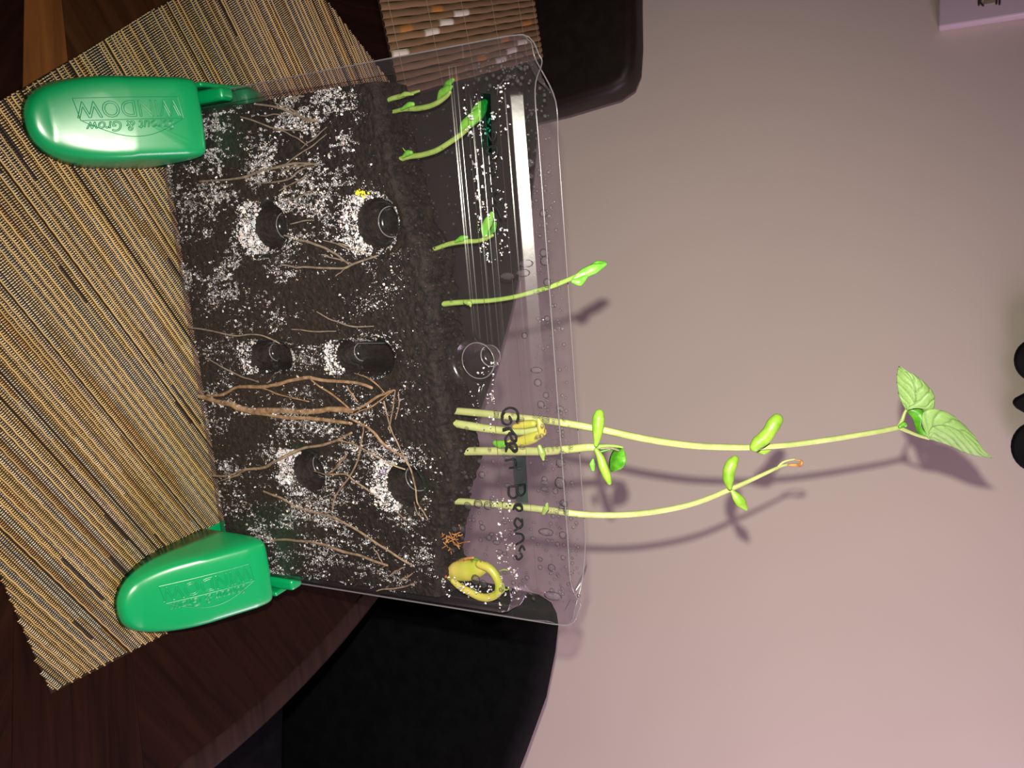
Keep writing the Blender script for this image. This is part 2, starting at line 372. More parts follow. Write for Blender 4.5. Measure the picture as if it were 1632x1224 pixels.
for i in range(nC):
    c0 = P0 + dE * (i + .5) * cp; n = 64; us = np.linspace(0, Lc, n); tt = np.linspace(-.5, .5, 7); hh = np.sqrt(np.clip(1 - (tt * 2) ** 2, 0, 1)) * .0013
    wob = .00025 * np.sin(us * 130 + i * 2.1)
    X = c0[0] + us[:, None] * dC[0] + (tt[None, :] * cp * .93 + wob[:, None]) * dE[0]; Y = c0[1] + us[:, None] * dC[1] + (tt[None, :] * cp * .93 + wob[:, None]) * dE[1]
    Z = .0012 + hh[None, :] * np.ones((n, 1)); idx = np.arange(n * 7).reshape(n, 7)
    F = np.stack([idx[:-1, :-1], idx[1:, :-1], idx[1:, 1:], idx[:-1, 1:]], -1).reshape(-1, 4)
    col = np.tile((BR1 if i % 2 else BR2) * random.uniform(.85, 1.1), (n, 1))
    ph = (nC - 1 - i)
    for s, cc in ((0, WH), (3, OR)):
        k = (ph - 5 - s)
        if s == 0 and (k % 2 == 0 or k % 3 == 0):
            u_c = (.012 + .062 * k / 2.0) % Lc; col[(us > u_c - .012) & (us < u_c + .014)] = cc
        if s == 3 and k % 2 == 0:
            u_c = (.030 + .062 * k / 2.0) % Lc; col[(us > u_c - .009) & (us < u_c + .012)] = cc
    obj_np('cord', np.stack([X, Y, Z], -1), F, M_cord, mat2, smooth=True, col=np.repeat(col, 7, axis=0))
for u_c in (.012, .075, .14, .205, .27, .308):
    p, q = P0 + dC * u_c, P0 + dC * u_c + dE * Wm
    tubes('stitch', [([(*p, .0026), (*q, .0026)], .0002)], mat('stitch_thread', (.30, .24, .14), .7), mat2, ring=5)

# ------------------------------------------------------------------ chairs
def slab_from_outline(name, pts, normal, thick, m, parent, bev=.006):
    bm = bmesh.new(); vs = [bm.verts.new(p) for p in pts]; f = bm.faces.new(vs)
    r = bmesh.ops.extrude_face_region(bm, geom=[f]); ev = [e for e in r['geom'] if isinstance(e, bmesh.types.BMVert)]
    bmesh.ops.translate(bm, vec=Vector(normal) * thick, verts=ev)
    bmesh.ops.recalc_face_normals(bm, faces=bm.faces)
    ed = [e for e in bm.edges if len(e.link_faces) == 2 and e.calc_face_angle(0) > 1.0]
    bmesh.ops.bevel(bm, geom=ed, offset=bev, segments=4, affect='EDGES', profile=.5)
    return obj_bm(name, bm, m, parent)
M_leather = noisy('brown_leather', (.010, .0065, .0055), (.016, .010, .008), 60, .5, .3, bump=.25, bscale=500, dist=.0005)
M_black = noisy('black_fabric', (.0025, .0025, .003), (.0045, .0045, .005), 60, .9, .08, bump=.4, bscale=900, dist=.0006)
M_chairwood = mat('dark_chair_wood', (.02, .01, .007), .4)
def make_chair(name, label, org, heading, w, top_pts, m, skew=0.):
    """org: bottom centre of the back (on the floor line), heading: unit vector of its width"""
    hd = np.array([heading[0], heading[1], 0.]); hd /= np.linalg.norm(hd); nrm = np.array([-hd[1], hd[0], 0.])
    if nrm @ HX < 0: nrm = -nrm
    t = empty(name, (org[0], org[1], -.75), label, 'chair')
    slab_from_outline('backrest', top_pts, nrm, .045, m, t, .012)
    sc = np.array([org[0], org[1], 0.]) - nrm * .21
    bm = bmesh.new(); rot = Matrix(((hd[0], nrm[0], 0), (hd[1], nrm[1], 0), (0, 0, 1)))
    box(bm, (sc[0], sc[1], -.315), (w, .42, .07), .02, rot, 3); obj_bm('seat', bm, m, t)
    for a in (-1, 1):
        for b_ in (-1, 1):
            p = sc + hd * a * (w / 2 - .03) + nrm * b_ * .18; bm = bmesh.new(); box(bm, (p[0], p[1], -.548), (.035, .035, .404), .004, rot); obj_bm('leg', bm, M_chairwood, t)
    return t
# far chair behind the corded placemat: its right-hand top corner shows
def plane_pts(pix, k0):      # points on the vertical plane at distance k0 along HX from the camera
    out = []
    for x, y in pix: d = ray(x, y); out.append(CAM + d * (k0 / (d @ HX)))
    return out
tl = plane_pts([(1010, -10), (1011, 60), (1008, 105), (998, 130), (975, 146), (945, 155), (890, 172), (840, 184), (760, 200)], .99)
ztop = tl[0][2]; wl = .46
left = [p - HR * 0 for p in tl]
xr = max(float((p - CAM) @ HR) for p in tl)
def mirror(p, xc): s = float((p - CAM) @ HR); return p + HR * (2 * (xc - s))
xc = xr - wl / 2
bot_r = tl[-1].copy(); bot_r = bot_r + (tl[-1] - tl[-2]) / np.linalg.norm(tl[-1] - tl[-2]) * .33
outl = [p for p in tl] + [bot_r] + [mirror(bot_r, xc)] + [mirror(p, xc) for p in tl[::-1]]
oc = CAM + HX * .99 + HR * xc
make_chair('leather_dining_chair', 'dark brown leather chair with rounded corner behind the corded placemat', oc, HR, .44, [tuple(p) for p in outl], M_leather)
# near right chair, black, its curved top edge against the wall
kr = .80
a_ = plane_pts([(866, 1000)], kr)[0]
tr = plane_pts([(690, 925), (780, 945), (835, 958), (856, 972), (865, 990), (868, 1010), (863, 1055), (848, 1130), (830, 1180), (814, 1224), (790, 1285), (745, 1380), (690, 1470)], kr)
b0, b1 = tr[0].copy(), tr[-1].copy(); b0[2] = b1[2] = -.30
outr = [b0] + tr + [b1]
oc = (b0 + b1) / 2
make_chair('black_dining_chair', 'black fabric chair with a curved top edge beside the right table edge', oc, HR, .46, [tuple(p) for p in outr], M_black)

# ------------------------------------------------------------------ wall plate and wall ornament
pl = on_wall(1495, 52)
wpz = pl[2]
plate = empty('wall_plate', tuple(pl), 'pale rectangular wall plate with small dark markings, high on the wall', 'wall plate')
pw, ph = .30, .24
c = pl + HR * (-pw / 2) + np.array([0, 0, ph / 2]) - HX * .008
bm = bmesh.new(); box(bm, tuple(c), (pw, .016, ph), .003, wall_rot); obj_bm('plate', bm, mat('plate_plastic', (.60, .50, .54), .35), plate)
def on_plate(x, y): return on_wall(x, y, .0165)
M_ink = mat('dark_ink', (.06, .03, .03), .6)
for pts in ([(1561, -12), (1560, 8)], [(1560, 2), (1564, 6), (1567, 9)], [(1566, -3), (1562, 1)], [(1589, -10), (1588, 6)], [(1594, -10), (1593, 7)]):
    tubes('marking', [([on_plate(*p) for p in pts], .0012)], M_ink, plate, ring=6)
bm = bmesh.new(); cc = on_plate(1577, -2); box(bm, tuple(cc), (.012, .0012, .011), .0004, wall_rot); obj_bm('emblem', bm, mat('olive_print', (.30, .25, .16), .6), plate)

M_iron = noisy('black_iron', (.006, .006, .007), (.012, .011, .012), 40, .6, .08)
orn = empty('wall_ornament', tuple(on_wall(1660, 642)), 'black wall ornament with two round lobes and a pointed tip, at the upper frame edge', 'wall ornament')
def blob(name, pix, off, th, m, parent, bev=.004):
    P = [tuple(on_wall(x, y, off)) for x, y in pix]; return slab_from_outline(name, P, -HX, th, m, parent, bev)
def circ(cx, cy, rx, ry, n=28): return [(cx + rx * math.cos(a), cy + ry * math.sin(a)) for a in np.linspace(0, 2 * math.pi, n, endpoint=False)]
blob('lobe', circ(1652, 574, 37, 35), .012, .012, M_iron, orn); blob('lobe', circ(1650, 711, 40, 40), .012, .012, M_iron, orn)
blob('pointed_tip', [(1611, 641), (1617, 634), (1632, 626), (1660, 615), (1690, 612), (1690, 672), (1660, 668), (1636, 660), (1619, 650)], .012, .014, M_iron, orn)
blob('crossbar', [(1680, 540), (1700, 540), (1700, 750), (1680, 750)], .002, .02, M_iron, orn)

# ------------------------------------------------------------------ the sprouting window (planter)
win = empty('sprouting_window', (0, .015, 0), 'clear plastic sprouting window with soil, roots and droplets, standing on two green feet', 'planter')
RC = [(-.0724, .0832, .0125, 0), (-.0695, .1555, .0135, 0), (.0018, .0705, .0085, .0085), (.0015, .1378, .0085, .0120), (.0712, .0868, .0125, 0), (.0745, .1545, .0130, 0), (.0035, .2090, .0095, 0)]
def sstep(a, b_, x): t = np.clip((x - a) / (b_ - a), 0, 1); return t * t * (3 - 2 * t)
def front_y(X, Z):
    """depth of the front shell at (x, z); the flange lies at y = .015"""
    y = np.zeros_like(X)
    # sculpted lid
    zs = np.array([0, .2120, .2135, .2150, .2178, .2186, .2200, .2212, .2226, .2240, .2252, .2262, .2335, .2345, .2352, .2410, .2470, .2480, .2600])
    ys = np.array([0, 0, .0018, .0018, .0018, -.0010, -.0010, .0006, -.0012, -.0012, .0006, .0030, .0030, .0010, -.0030, -.0002, .0028, .0028, .0028])
    y = y + np.interp(Z, zs, ys)
    # two widths: soil box and lid
    xw = np.where(Z < .213, .1400, .1400 - .018 * sstep(.214, .222, Z) )
    rampw = np.where(Z < .213, .0030, .0030 + .012 * sstep(.214, .222, Z))
    s = sstep(0, 1, (np.abs(X) - xw) / rampw); y = y * (1 - s) + .0148 * s
    # bottom
    s = sstep(0, 1, (.0125 - Z) / .003); y = y * (1 - s) + .0148 * s
    # recesses
    for cx, cz, r, hz in RC:
        dz = np.maximum(np.abs(Z - cz) - hz, 0); d = np.sqrt((X - cx) ** 2 + dz ** 2)
        prof = np.interp(d / r, [0, .50, .58, .62, .95, 1.25, 1.6], [.021, .021, .0195, .0185, .0060, .0012, 0.])
        y = np.maximum(y, prof) if np.ndim(y) else max(y, prof)
    return y
def front_w(z):
    return np.interp(z, [.004, .0046, .006, .009, .012, .235, .243, .247, .2495, .2515, .2530], [.1445, .147, .149, .1502, .1505, .1505, .1500, .1480, .1440, .1380, .1330])
def grid_sheet(name, zlist, nx, wfun, yfun, m, parent):
    s = np.linspace(-1, 1, nx); Z = np.repeat(zlist[:, None], nx, 1); X = wfun(zlist)[:, None] * s[None, :]
    Y = yfun(X, Z); V = np.stack([X, Y, Z], -1).reshape(-1, 3); idx = np.arange(len(zlist) * nx).reshape(len(zlist), nx)
    F = np.stack([idx[:-1, :-1], idx[:-1, 1:], idx[1:, 1:], idx[1:, :-1]], -1).reshape(-1, 4)
    return obj_np(name, V, F, m, parent, smooth=True), V.reshape(len(zlist), nx, 3)
zl = np.unique(np.concatenate([np.linspace(.004, .2530, 250), np.linspace(.211, .2530, 100)]))
fs, FVv = grid_sheet('front_shell', zl, 330, front_w, front_y, M_front, win)
def back_y(X, Z):
    xw = np.where(Z < .24, .1400, .1400 - .016 * sstep(.24, .2505, Z))
    s = sstep(0, 1, (np.abs(X) - xw) / .004); y = .0300 * (1 - s) + .0153 * s
    s = sstep(0, 1, (.0125 - Z) / .003); y = y * (1 - s) + .0153 * s
    y = y + np.interp(Z, [0, .2290, .2300, .2330, .2340, .3], [0, 0, .0015, .0015, 0, 0]) * (1 - s)
    return y
def back_w(z): return np.interp(z, [.004, .0046, .006, .009, .012, .238, .244, .2475, .2495, .2510], [.1445, .147, .149, .1502, .1505, .1505, .1495, .1450, .1350, .1210])
zb = np.unique(np.concatenate([np.linspace(.004, .2510, 100), np.linspace(.236, .2510, 30)]))
bs, BVv = grid_sheet('back_shell', zb, 200, back_w, back_y, M_backp, win)
def edge_of(G): return list(G[:, 0]) + list(G[-1, ::6]) + list(G[::-1, -1])
E1 = np.array(edge_of(FVv)); E2 = np.array(edge_of(BVv))
tubes('rolled_edge', [(E1[::5], .00035)], M_edge, win, ring=6)
tubes('rolled_edge', [(E2[::4], .00035)], M_edge, win, ring=6)

# crisp rings where each dimple meets the back shell
ring_specs = []
for cx, cz, r, hz in RC:
    for f_, dy in ((.60, .0188), (.98, .0052)):
        if f_ > .9 and cz < .2: continue
        P = []
        for a in np.linspace(0, 2 * math.pi, 37):
            zz = cz + math.sin(a) * r * f_ + math.copysign(hz, math.sin(a)) * (1 if hz else 0); P.append((cx + math.cos(a) * r * f_, dy, zz))
        ring_specs.append((np.array(P), .00035 if f_ < .9 else .00022))
tubes('dimple_rim', ring_specs, M_edge, win, ring=6)

# flash glare on wet soil behind the plastic, put in as white flecks
def fbm(x, z, s, o=0.): return mnoise.fractal(Vector((x * s + o, z * s, o)), .7, 2.1, 4)
SOILTOP = [(-.142, .168), (-.117, .168), (-.0857, .175), (-.0668, .1775), (-.0536, .186), (-.0215, .187), (.0116, .1865), (.0455, .189), (.0627, .193), (.0809, .184), (.107, .177), (.142, .172)]
def soil_top(x): return float(np.interp(x, [p[0] for p in SOILTOP], [p[1] for p in SOILTOP])) + .0022 * mnoise.noise(Vector((x * 300, 3, 0))) + .0018 * mnoise.noise(Vector((x * 90, 8, 0)))
FV, FF, FC = [], [], []
tries = 0; cnt = 0
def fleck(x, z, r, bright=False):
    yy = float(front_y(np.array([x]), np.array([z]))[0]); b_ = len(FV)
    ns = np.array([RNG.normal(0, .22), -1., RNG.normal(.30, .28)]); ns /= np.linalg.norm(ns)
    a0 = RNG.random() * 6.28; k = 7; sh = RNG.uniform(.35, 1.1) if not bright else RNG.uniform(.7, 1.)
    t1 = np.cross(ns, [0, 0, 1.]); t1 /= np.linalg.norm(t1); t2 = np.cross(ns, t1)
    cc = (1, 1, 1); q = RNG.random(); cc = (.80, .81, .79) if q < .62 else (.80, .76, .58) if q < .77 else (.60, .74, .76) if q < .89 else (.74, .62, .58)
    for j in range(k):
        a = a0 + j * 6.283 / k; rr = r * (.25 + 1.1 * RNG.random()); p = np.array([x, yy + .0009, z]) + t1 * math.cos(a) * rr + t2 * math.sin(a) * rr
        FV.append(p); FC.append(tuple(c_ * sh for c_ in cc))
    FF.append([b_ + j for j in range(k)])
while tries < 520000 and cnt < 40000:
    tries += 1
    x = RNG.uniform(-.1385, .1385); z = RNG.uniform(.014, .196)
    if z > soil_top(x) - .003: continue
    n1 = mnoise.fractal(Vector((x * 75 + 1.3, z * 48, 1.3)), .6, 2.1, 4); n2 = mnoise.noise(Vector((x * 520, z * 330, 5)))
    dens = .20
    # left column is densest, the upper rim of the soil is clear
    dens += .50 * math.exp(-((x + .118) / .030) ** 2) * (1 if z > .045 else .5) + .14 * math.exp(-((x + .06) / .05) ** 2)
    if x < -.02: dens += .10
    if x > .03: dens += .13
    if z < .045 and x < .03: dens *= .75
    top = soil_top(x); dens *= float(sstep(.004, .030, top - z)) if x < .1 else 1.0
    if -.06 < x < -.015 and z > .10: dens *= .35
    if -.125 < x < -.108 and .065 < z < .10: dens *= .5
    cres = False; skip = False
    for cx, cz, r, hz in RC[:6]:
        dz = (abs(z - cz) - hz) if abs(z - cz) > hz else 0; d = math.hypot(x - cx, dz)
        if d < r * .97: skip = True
        if r * .97 < d < r * 1.75 and z < cz - hz - r * .30 and abs(x - cx) < r * 1.15: dens = 1.3 if d < r * (1.22 + 1.0 * n1 + .5 * n2) else .12 if d > r * 1.5 else .4; cres = True  # dense crescents under the dimples: flash highlights drawn as white flecks
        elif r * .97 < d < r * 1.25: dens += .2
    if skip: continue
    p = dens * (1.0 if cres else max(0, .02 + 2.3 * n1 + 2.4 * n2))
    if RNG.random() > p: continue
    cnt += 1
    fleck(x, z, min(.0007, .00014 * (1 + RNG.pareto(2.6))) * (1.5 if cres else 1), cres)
# the same white flecks scattered in the lid, beside the marker writing
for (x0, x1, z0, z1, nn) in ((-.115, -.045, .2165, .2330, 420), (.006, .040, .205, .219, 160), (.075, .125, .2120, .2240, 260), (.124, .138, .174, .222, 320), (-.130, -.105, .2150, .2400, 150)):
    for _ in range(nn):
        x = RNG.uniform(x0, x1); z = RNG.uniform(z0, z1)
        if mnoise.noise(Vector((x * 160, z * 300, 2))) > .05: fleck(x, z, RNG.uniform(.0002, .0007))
o = obj_np('glare_flecks', np.array(FV), np.array(FF), M_glare, win, smooth=False, col=np.array(FC)); o['kind'] = 'stuff'

# droplets of condensation
def droplets(name, spots, m, parent):
    bm = bmesh.new()
    for p, r, ax in spots:
        g = bmesh.ops.create_icosphere(bm, subdivisions=2, radius=1)['verts']
        for v_ in g: v_.co = Vector((v_.co.x * r * ax[0], v_.co.y * r * ax[1], v_.co.z * r * ax[2])) + Vector(p)
    return obj_bm(name, bm, m, parent)
sp = []
def drop_at(x, y, rp, el=1.0):
    p = on_y(x, y, 0.); yy = float(front_y(np.array([p[0]]), np.array([p[2]]))[0]); p = on_y(x, y, yy + .0004); s = px_size(p) * rp * 1.35; sp.append((p, s, (1, .45, el)))
for x, y, r in ((745, 806, 5), (762, 803, 6), (777, 806, 5.5), (724, 843, 4), (736, 843, 4.5), (769, 841, 4), (779, 857, 4), (768, 757, 4.5), (764, 735, 3), (893, 738, 6), (893, 770, 7.5), (885, 783, 4), (868, 764, 4), (898, 802, 4.5), (866, 403, 5), (868, 416, 6), (872, 450, 5), (872, 508, 4), (866, 340, 5), (836, 535, 4), (857, 610, 5), (897, 853, 5), (879, 905, 5), (900, 804, 4), (870, 630, 4), (862, 645, 5), (770, 930, 5), (758, 923, 6), (743, 760, 3), (748, 778, 3), (700, 1, 0.1)):
    if r > 1: drop_at(x, y, r)
for x, y, r in ((870, 848, 5), (881, 950, 6), (808, 440, 5), (833, 435, 5), (838, 420, 5), (855, 590, 4), (838, 260, 6)): drop_at(x, y, r, 2.0 if r > 3 else 1)
for _ in range(420):
    x = RNG.uniform(848, 900) ; y = RNG.uniform(140, 960); drop_at(x + (y - 500) * .06, y, RNG.choice([1.1, 1.4, 1.8, 2.4]))
for _ in range(60):
    x = RNG.uniform(712, 790); y = RNG.uniform(680, 900); drop_at(x, y, RNG.choice([1.2, 1.6, 2.2, 2.8]))
for _ in range(110):
    x = RNG.uniform(650, 735); y = RNG.uniform(160, 600); drop_at(x, y, RNG.choice([1.0, 1.3, 1.8]))
for _ in range(70):
    x = RNG.uniform(755, 850); y = RNG.uniform(90, 140) - (x - 800) * .15; drop_at(x, y, RNG.choice([1.3, 2.0, 2.6]))
for _ in range(70):
    x = RNG.uniform(790, 905); y = RNG.uniform(640, 960); drop_at(x, y, RNG.choice([1.6, 2.4, 3.2]), RNG.choice([1, 1.6]))
o = droplets('condensation_droplets', sp, M_drop, win); o['kind'] = 'stuff'

# marker writing on the lid groove
def strokes(name, st, wid, m):
    sp_ = []
    for s in st:
        P = []
        for x, y in s:
            p = on_y(x, y, 0.); yy = float(front_y(np.array([p[0]]), np.array([p[2]]))[0]); P.append(on_y(x, y, yy - .0003))
        sp_.append((P, wid))
    return tubes(name, sp_, m, win, ring=6, flat=.4)
# reading downwards in the picture, tops of the letters to the right
green_beans = [
 [(824, 672), (826, 662), (822, 653), (812, 650), (803, 655), (800, 665), (802, 674), (810, 677), (815, 671), (812, 664)],       # G
 [(802, 684), (812, 682), (817, 688), (822, 694)],                                                                       # r
 [(812, 690), (816, 700), (822, 702), (822, 694), (814, 690), (806, 698), (806, 706)],                                       # e
 [(808, 706), (814, 712), (820, 718), (824, 714), (820, 707), (810, 708), (806, 716)],                                       # e
 [(806, 734), (818, 732), (822, 736), (821, 744), (812, 746)],                                                              # n
 [(836, 772), (824, 774), (811, 776)], [(836, 772), (836, 784), (830, 790), (825, 784), (824, 775)], [(824, 778), (824, 790), (817, 794), (811, 788), (811, 776)],      # B
 [(820, 808), (826, 814), (832, 812), (830, 804), (822, 804), (818, 812)],                                                    # e
 [(832, 832), (824, 826), (820, 834), (826, 842), (832, 838), (832, 828)], [(832, 838), (820, 846)],                              # a
 [(822, 850), (832, 852), (834, 860), (826, 866), (822, 868)],                                                              # n
 [(836, 876), (832, 870), (828, 878), (832, 886), (826, 892), (822, 886)],                                                   # s
]
strokes('marker_writing', green_beans, .0006, M_marker_blk)
strokes('marker_writing', [[(786, 208), (790, 216), (784, 224), (778, 214)], [(776, 236), (790, 232), (792, 244), (782, 248), (776, 240)], [(784, 262), (788, 272), (780, 276), (778, 266), (788, 262)], [(782, 296), (790, 302), (784, 310), (790, 318)], [(782, 326), (792, 332), (798, 346)]], .0006, M_marker_blk)
# green marker stains: thin ink films
def ink_patch(name, quad, tint):
    m = bpy.data.materials.new('green_ink_film'); m.use_nodes = True; m.node_tree.nodes.clear()
    out = N(m, 'ShaderNodeOutputMaterial'); t = N(m, 'ShaderNodeBsdfTransparent'); t.inputs[0].default_value = (*tint, 1); L(m, t.outputs[0], out.inputs[0])
    V = []; F = []; n = 10
    (x0, y0), (x1, y1), (x2, y2), (x3, y3) = quad
    for i in range(n + 1):
        for j in range(4):
            s, t_ = i / n, j / 3; x = (x0 * (1 - t_) + x1 * t_) * (1 - s) + (x3 * (1 - t_) + x2 * t_) * s; y = (y0 * (1 - t_) + y1 * t_) * (1 - s) + (y3 * (1 - t_) + y2 * t_) * s
            p = on_y(x, y, 0.); yy = float(front_y(np.array([p[0]]), np.array([p[2]]))[0]); V.append(on_y(x, y, yy - .0003))
    for i in range(n):
        for j in range(3): a = i * 4 + j; F.append((a, a + 1, a + 5, a + 4))
    return obj_np(name, V, F, m, win)
ink_patch('marker_stain', [(766, 148), (782, 150), (784, 245), (768, 235)], (.12, .50, .36))
ink_patch('marker_stain', [(816, 728), (838, 726), (842, 802), (822, 800)], (.45, .70, .60))

# ------------------------------------------------------------------ green feet
HW = .0222; FLEN = .0745; ZT_Y = [-.0745, -.066, -.058, -.045, -.03, -.015, 0]; ZT_Z = [.0070, .0105, .0170, .0278, .0390, .0480, .0535]
def foot_outline(th):
    """unit plan outline (x, y) of the front half-foot, centre at y = -.035"""
    c, s = math.cos(th), math.sin(th)
    if s < 0:                                # rounded front
        e = 2 / 2.3; return (HW * math.copysign(abs(c) ** e, c), -.035 + (FLEN - .035) * math.copysign(abs(s) ** e, s))
    e = 2 / 14.; return (HW * math.copysign(abs(c) ** e, c), -.035 + .035 * abs(s) ** e)
def foot_top(x, y): return float(np.interp(y, ZT_Y, ZT_Z)) + (.0015 - 6 * x * x * .5)
def foot_mesh(sgn_y):
    bm = bmesh.new(); nt = 96; ph = list(np.linspace(.02, math.pi / 2, 30)); n = 15.
    rings = []
    ths = np.linspace(0, 2 * math.pi, nt, endpoint=False)
    for f in ph:
        r = math.sin(f) ** (2 / n); fz = math.cos(f) ** (2 / 6.) if f < math.pi / 2 - 1e-6 else 0
        ring = []
        for th in ths:
            ox, oy = foot_outline(th); x = ox * r; y = -.035 + (oy + .035) * r
            drf = 1 + .05 * (1 - fz)
            z = foot_top(x, y) * fz; ring.append(bm.verts.new((x * drf, y * sgn_y + (.031 if sgn_y < 0 else 0), max(z, 0) + .0016)))
        rings.append(ring)
    cz = bm.verts.new((0, -.035 * sgn_y + (.031 if sgn_y < 0 else 0), foot_top(0, -.035) + .0016))
    for k in range(nt): bm.faces.new((cz, rings[0][k], rings[0][(k + 1) % nt]))
    for a, b_ in zip(rings[:-1], rings[1:]):
        for k in range(nt): bm.faces.new((a[k], b_[k], b_[(k + 1) % nt], a[(k + 1) % nt]))
    bm.faces.new(rings[-1][::-1])
    return bm
def make_foot(cx, out):
    bm = foot_mesh(1); b2 = foot_mesh(-1); me = bpy.data.meshes.new('tmp'); b2.to_mesh(me); b2.free(); bm.from_mesh(me); bpy.data.meshes.remove(me)
    # sole under the window and the clip that grips the flange
    box(bm, (0, .0155, .0027), (2 * HW, .04, .0021), .0005)
    lx = out * (.1468 - abs(cx))
    box(bm, (lx, .0085, .032), (.0075, .0100, .062), .0025, seg=3)
    box(bm, (lx, .0225, .027), (.0075, .0090, .052), .0025, seg=3)
    box(bm, (out * (.1530 - abs(cx)), .0150, .026), (.0030, .0280, .050), .0012)
    bmesh.ops.translate(bm, vec=(cx, 0, 0), verts=bm.verts)
    f = obj_bm('foot', bm, M_green, win); f['label'] = 'glossy green plastic foot, ' + ('left' if out < 0 else 'right')
    sm = f.modifiers.new('w', 'WEIGHTED_NORMAL')
    # embossed lettering outlines draped over the sloping top
    bm = bmesh.new()
    def drape(tx, ty):     # tx reads towards the tip, ty to the right of the window
        x = -tx_s * 0 + ty; y = -.0355 - tx; return (cx + x, y, foot_top(x, y) + .0016 + .00005)
    tx_s = 1
    def text_outline(body, size, off_x, off_y, shear=0., sx=1.):
        cu = bpy.data.curves.new('t', 'FONT'); cu.body = body; cu.size = size; cu.align_x = 'CENTER'; cu.fill_mode = 'NONE'; cu.shear = shear; cu.resolution_u = 3
        to = bpy.data.objects.new('t', cu); COL.objects.link(to); bpy.context.view_layer.update()
        me2 = to.evaluated_get(bpy.context.evaluated_depsgraph_get()).to_mesh()
        segs = [(Vector((me2.vertices[e.vertices[0]].co.x * sx, me2.vertices[e.vertices[0]].co.y, 0)), Vector((me2.vertices[e.vertices[1]].co.x * sx, me2.vertices[e.vertices[1]].co.y, 0))) for e in me2.edges]
        to.to_mesh_clear(); bpy.data.objects.remove(to)
        return [((a.x + off_x, a.y + off_y), (b_.x + off_x, b_.y + off_y)) for a, b_ in segs]
    segs = text_outline('WINDOW', .0118, .001, -.0082, 0., .74)
    segs += text_outline('Sprout & Grow', .0074, .001, .0020, .25, .74)
    fr = [(-.0195, -.0100), (.0220, -.0100), (.0205, .0012), (-.0205, .0012), (-.0195, -.0100)]; segs += list(zip(fr[:-1], fr[1:]))
    arc = [(-.020 + .040 * t, .0015 + .0085 * math.sin(math.pi * t)) for t in np.linspace(0, 1, 24)]; segs += list(zip(arc[:-1], arc[1:]))
    w = .00017
    for (ax, ay), (bx, by) in segs:
        dx, dy = bx - ax, by - ay; l = math.hypot(dx, dy)
        if l < 1e-6: continue
        nx, ny = -dy / l * w, dx / l * w
        k = max(1, int(l / .004))
        for q in range(k):
            x0, y0 = ax + dx * q / k, ay + dy * q / k; x1, y1 = ax + dx * (q + 1) / k, ay + dy * (q + 1) / k
            lo = [drape(x0 + nx, y0 + ny), drape(x1 + nx, y1 + ny), drape(x1 - nx, y1 - ny), drape(x0 - nx, y0 - ny)]
            vv = [bm.verts.new(p) for p in lo]; mid = [bm.verts.new((p[0], p[1], p[2] + .00008)) for p in (drape(x0, y0), drape(x1, y1))]
            bm.faces.new((vv[0], vv[1], mid[1], mid[0])); bm.faces.new((mid[0], mid[1], vv[2], vv[3]))
    obj_bm('embossed_lettering', bm, M_green_eng, f, smooth=False)
    return f
make_foot(-.1348, -1); make_foot(.1350, 1)

# ------------------------------------------------------------------ soil
nx, nz = 380, 250
xs = np.linspace(-.1388, .1388, nx); tops = np.array([soil_top(x) for x in xs]); S = np.linspace(0, 1, nz)
Z = .0135 + S[:, None] * (tops[None, :] - .0135); X = np.repeat(xs[None, :], nz, 0)
Yf = front_y(X, Z) + .0030
nzv = np.array([[mnoise.noise(Vector((X[i, j] * 700, Z[i, j] * 700, 0))) + .6 * mnoise.noise(Vector((X[i, j] * 260, Z[i, j] * 260, 4))) for j in range(nx)] for i in range(nz)])
Yf = Yf + .0007 * nzv + .0005 + .006 * np.clip((S[:, None] - .97) / .03, 0, 1) ** 2
Yf = np.minimum(Yf, .0270)
Vf = np.stack([X, Yf, Z], -1).reshape(-1, 3)
Vb = np.stack([X[::10], np.full_like(X[::10], .0290), Z[::10]], -1)
idx = np.arange(nx * nz).reshape(nz, nx)
FQ = np.stack([idx[:-1, :-1], idx[:-1, 1:], idx[1:, 1:], idx[1:, :-1]], -1).reshape(-1, 4)
FQ = FQ[(front_y(X, Z).ravel()[FQ] < .0180).all(1)]
F = [FQ]
# lumpy top surface running to the back shell, then the back
nb = 8; off = nx * nz; TV = []
for k in range(1, nb + 1):
    t = k / nb; yy = Yf[-1] * (1 - t) + .0288 * t
    TV.append(np.stack([xs, yy, tops + np.array([.003 * mnoise.noise(Vector((x * 200, k * .9, 6))) for x in xs]) * (1 if k < nb else 0)], -1))
TV = np.array(TV).reshape(-1, 3); ti = off + np.arange(nb * nx).reshape(nb, nx); ti = np.vstack([idx[-1:], ti])
F.append(np.stack([ti[:-1, :-1], ti[:-1, 1:], ti[1:, 1:], ti[1:, :-1]], -1).reshape(-1, 4))
o2 = off + nb * nx; BVb = np.stack([xs, np.full(nx, .0288), np.full(nx, .0135)], -1); bi = np.vstack([ti[-1:], (o2 + np.arange(nx))[None, :]])
F.append(np.stack([bi[:-1, :-1], bi[:-1, 1:], bi[1:, 1:], bi[1:, :-1]], -1).reshape(-1, 4))
# side caps
o3 = o2 + nx
soil = obj_np('potting_soil', np.vstack([Vf, TV, BVb]), np.vstack(F), M_soil, None, smooth=True)
tag(soil, 'dark wet potting soil filling the lower two thirds of the clear window', 'soil'); soil['kind'] = 'stuff'
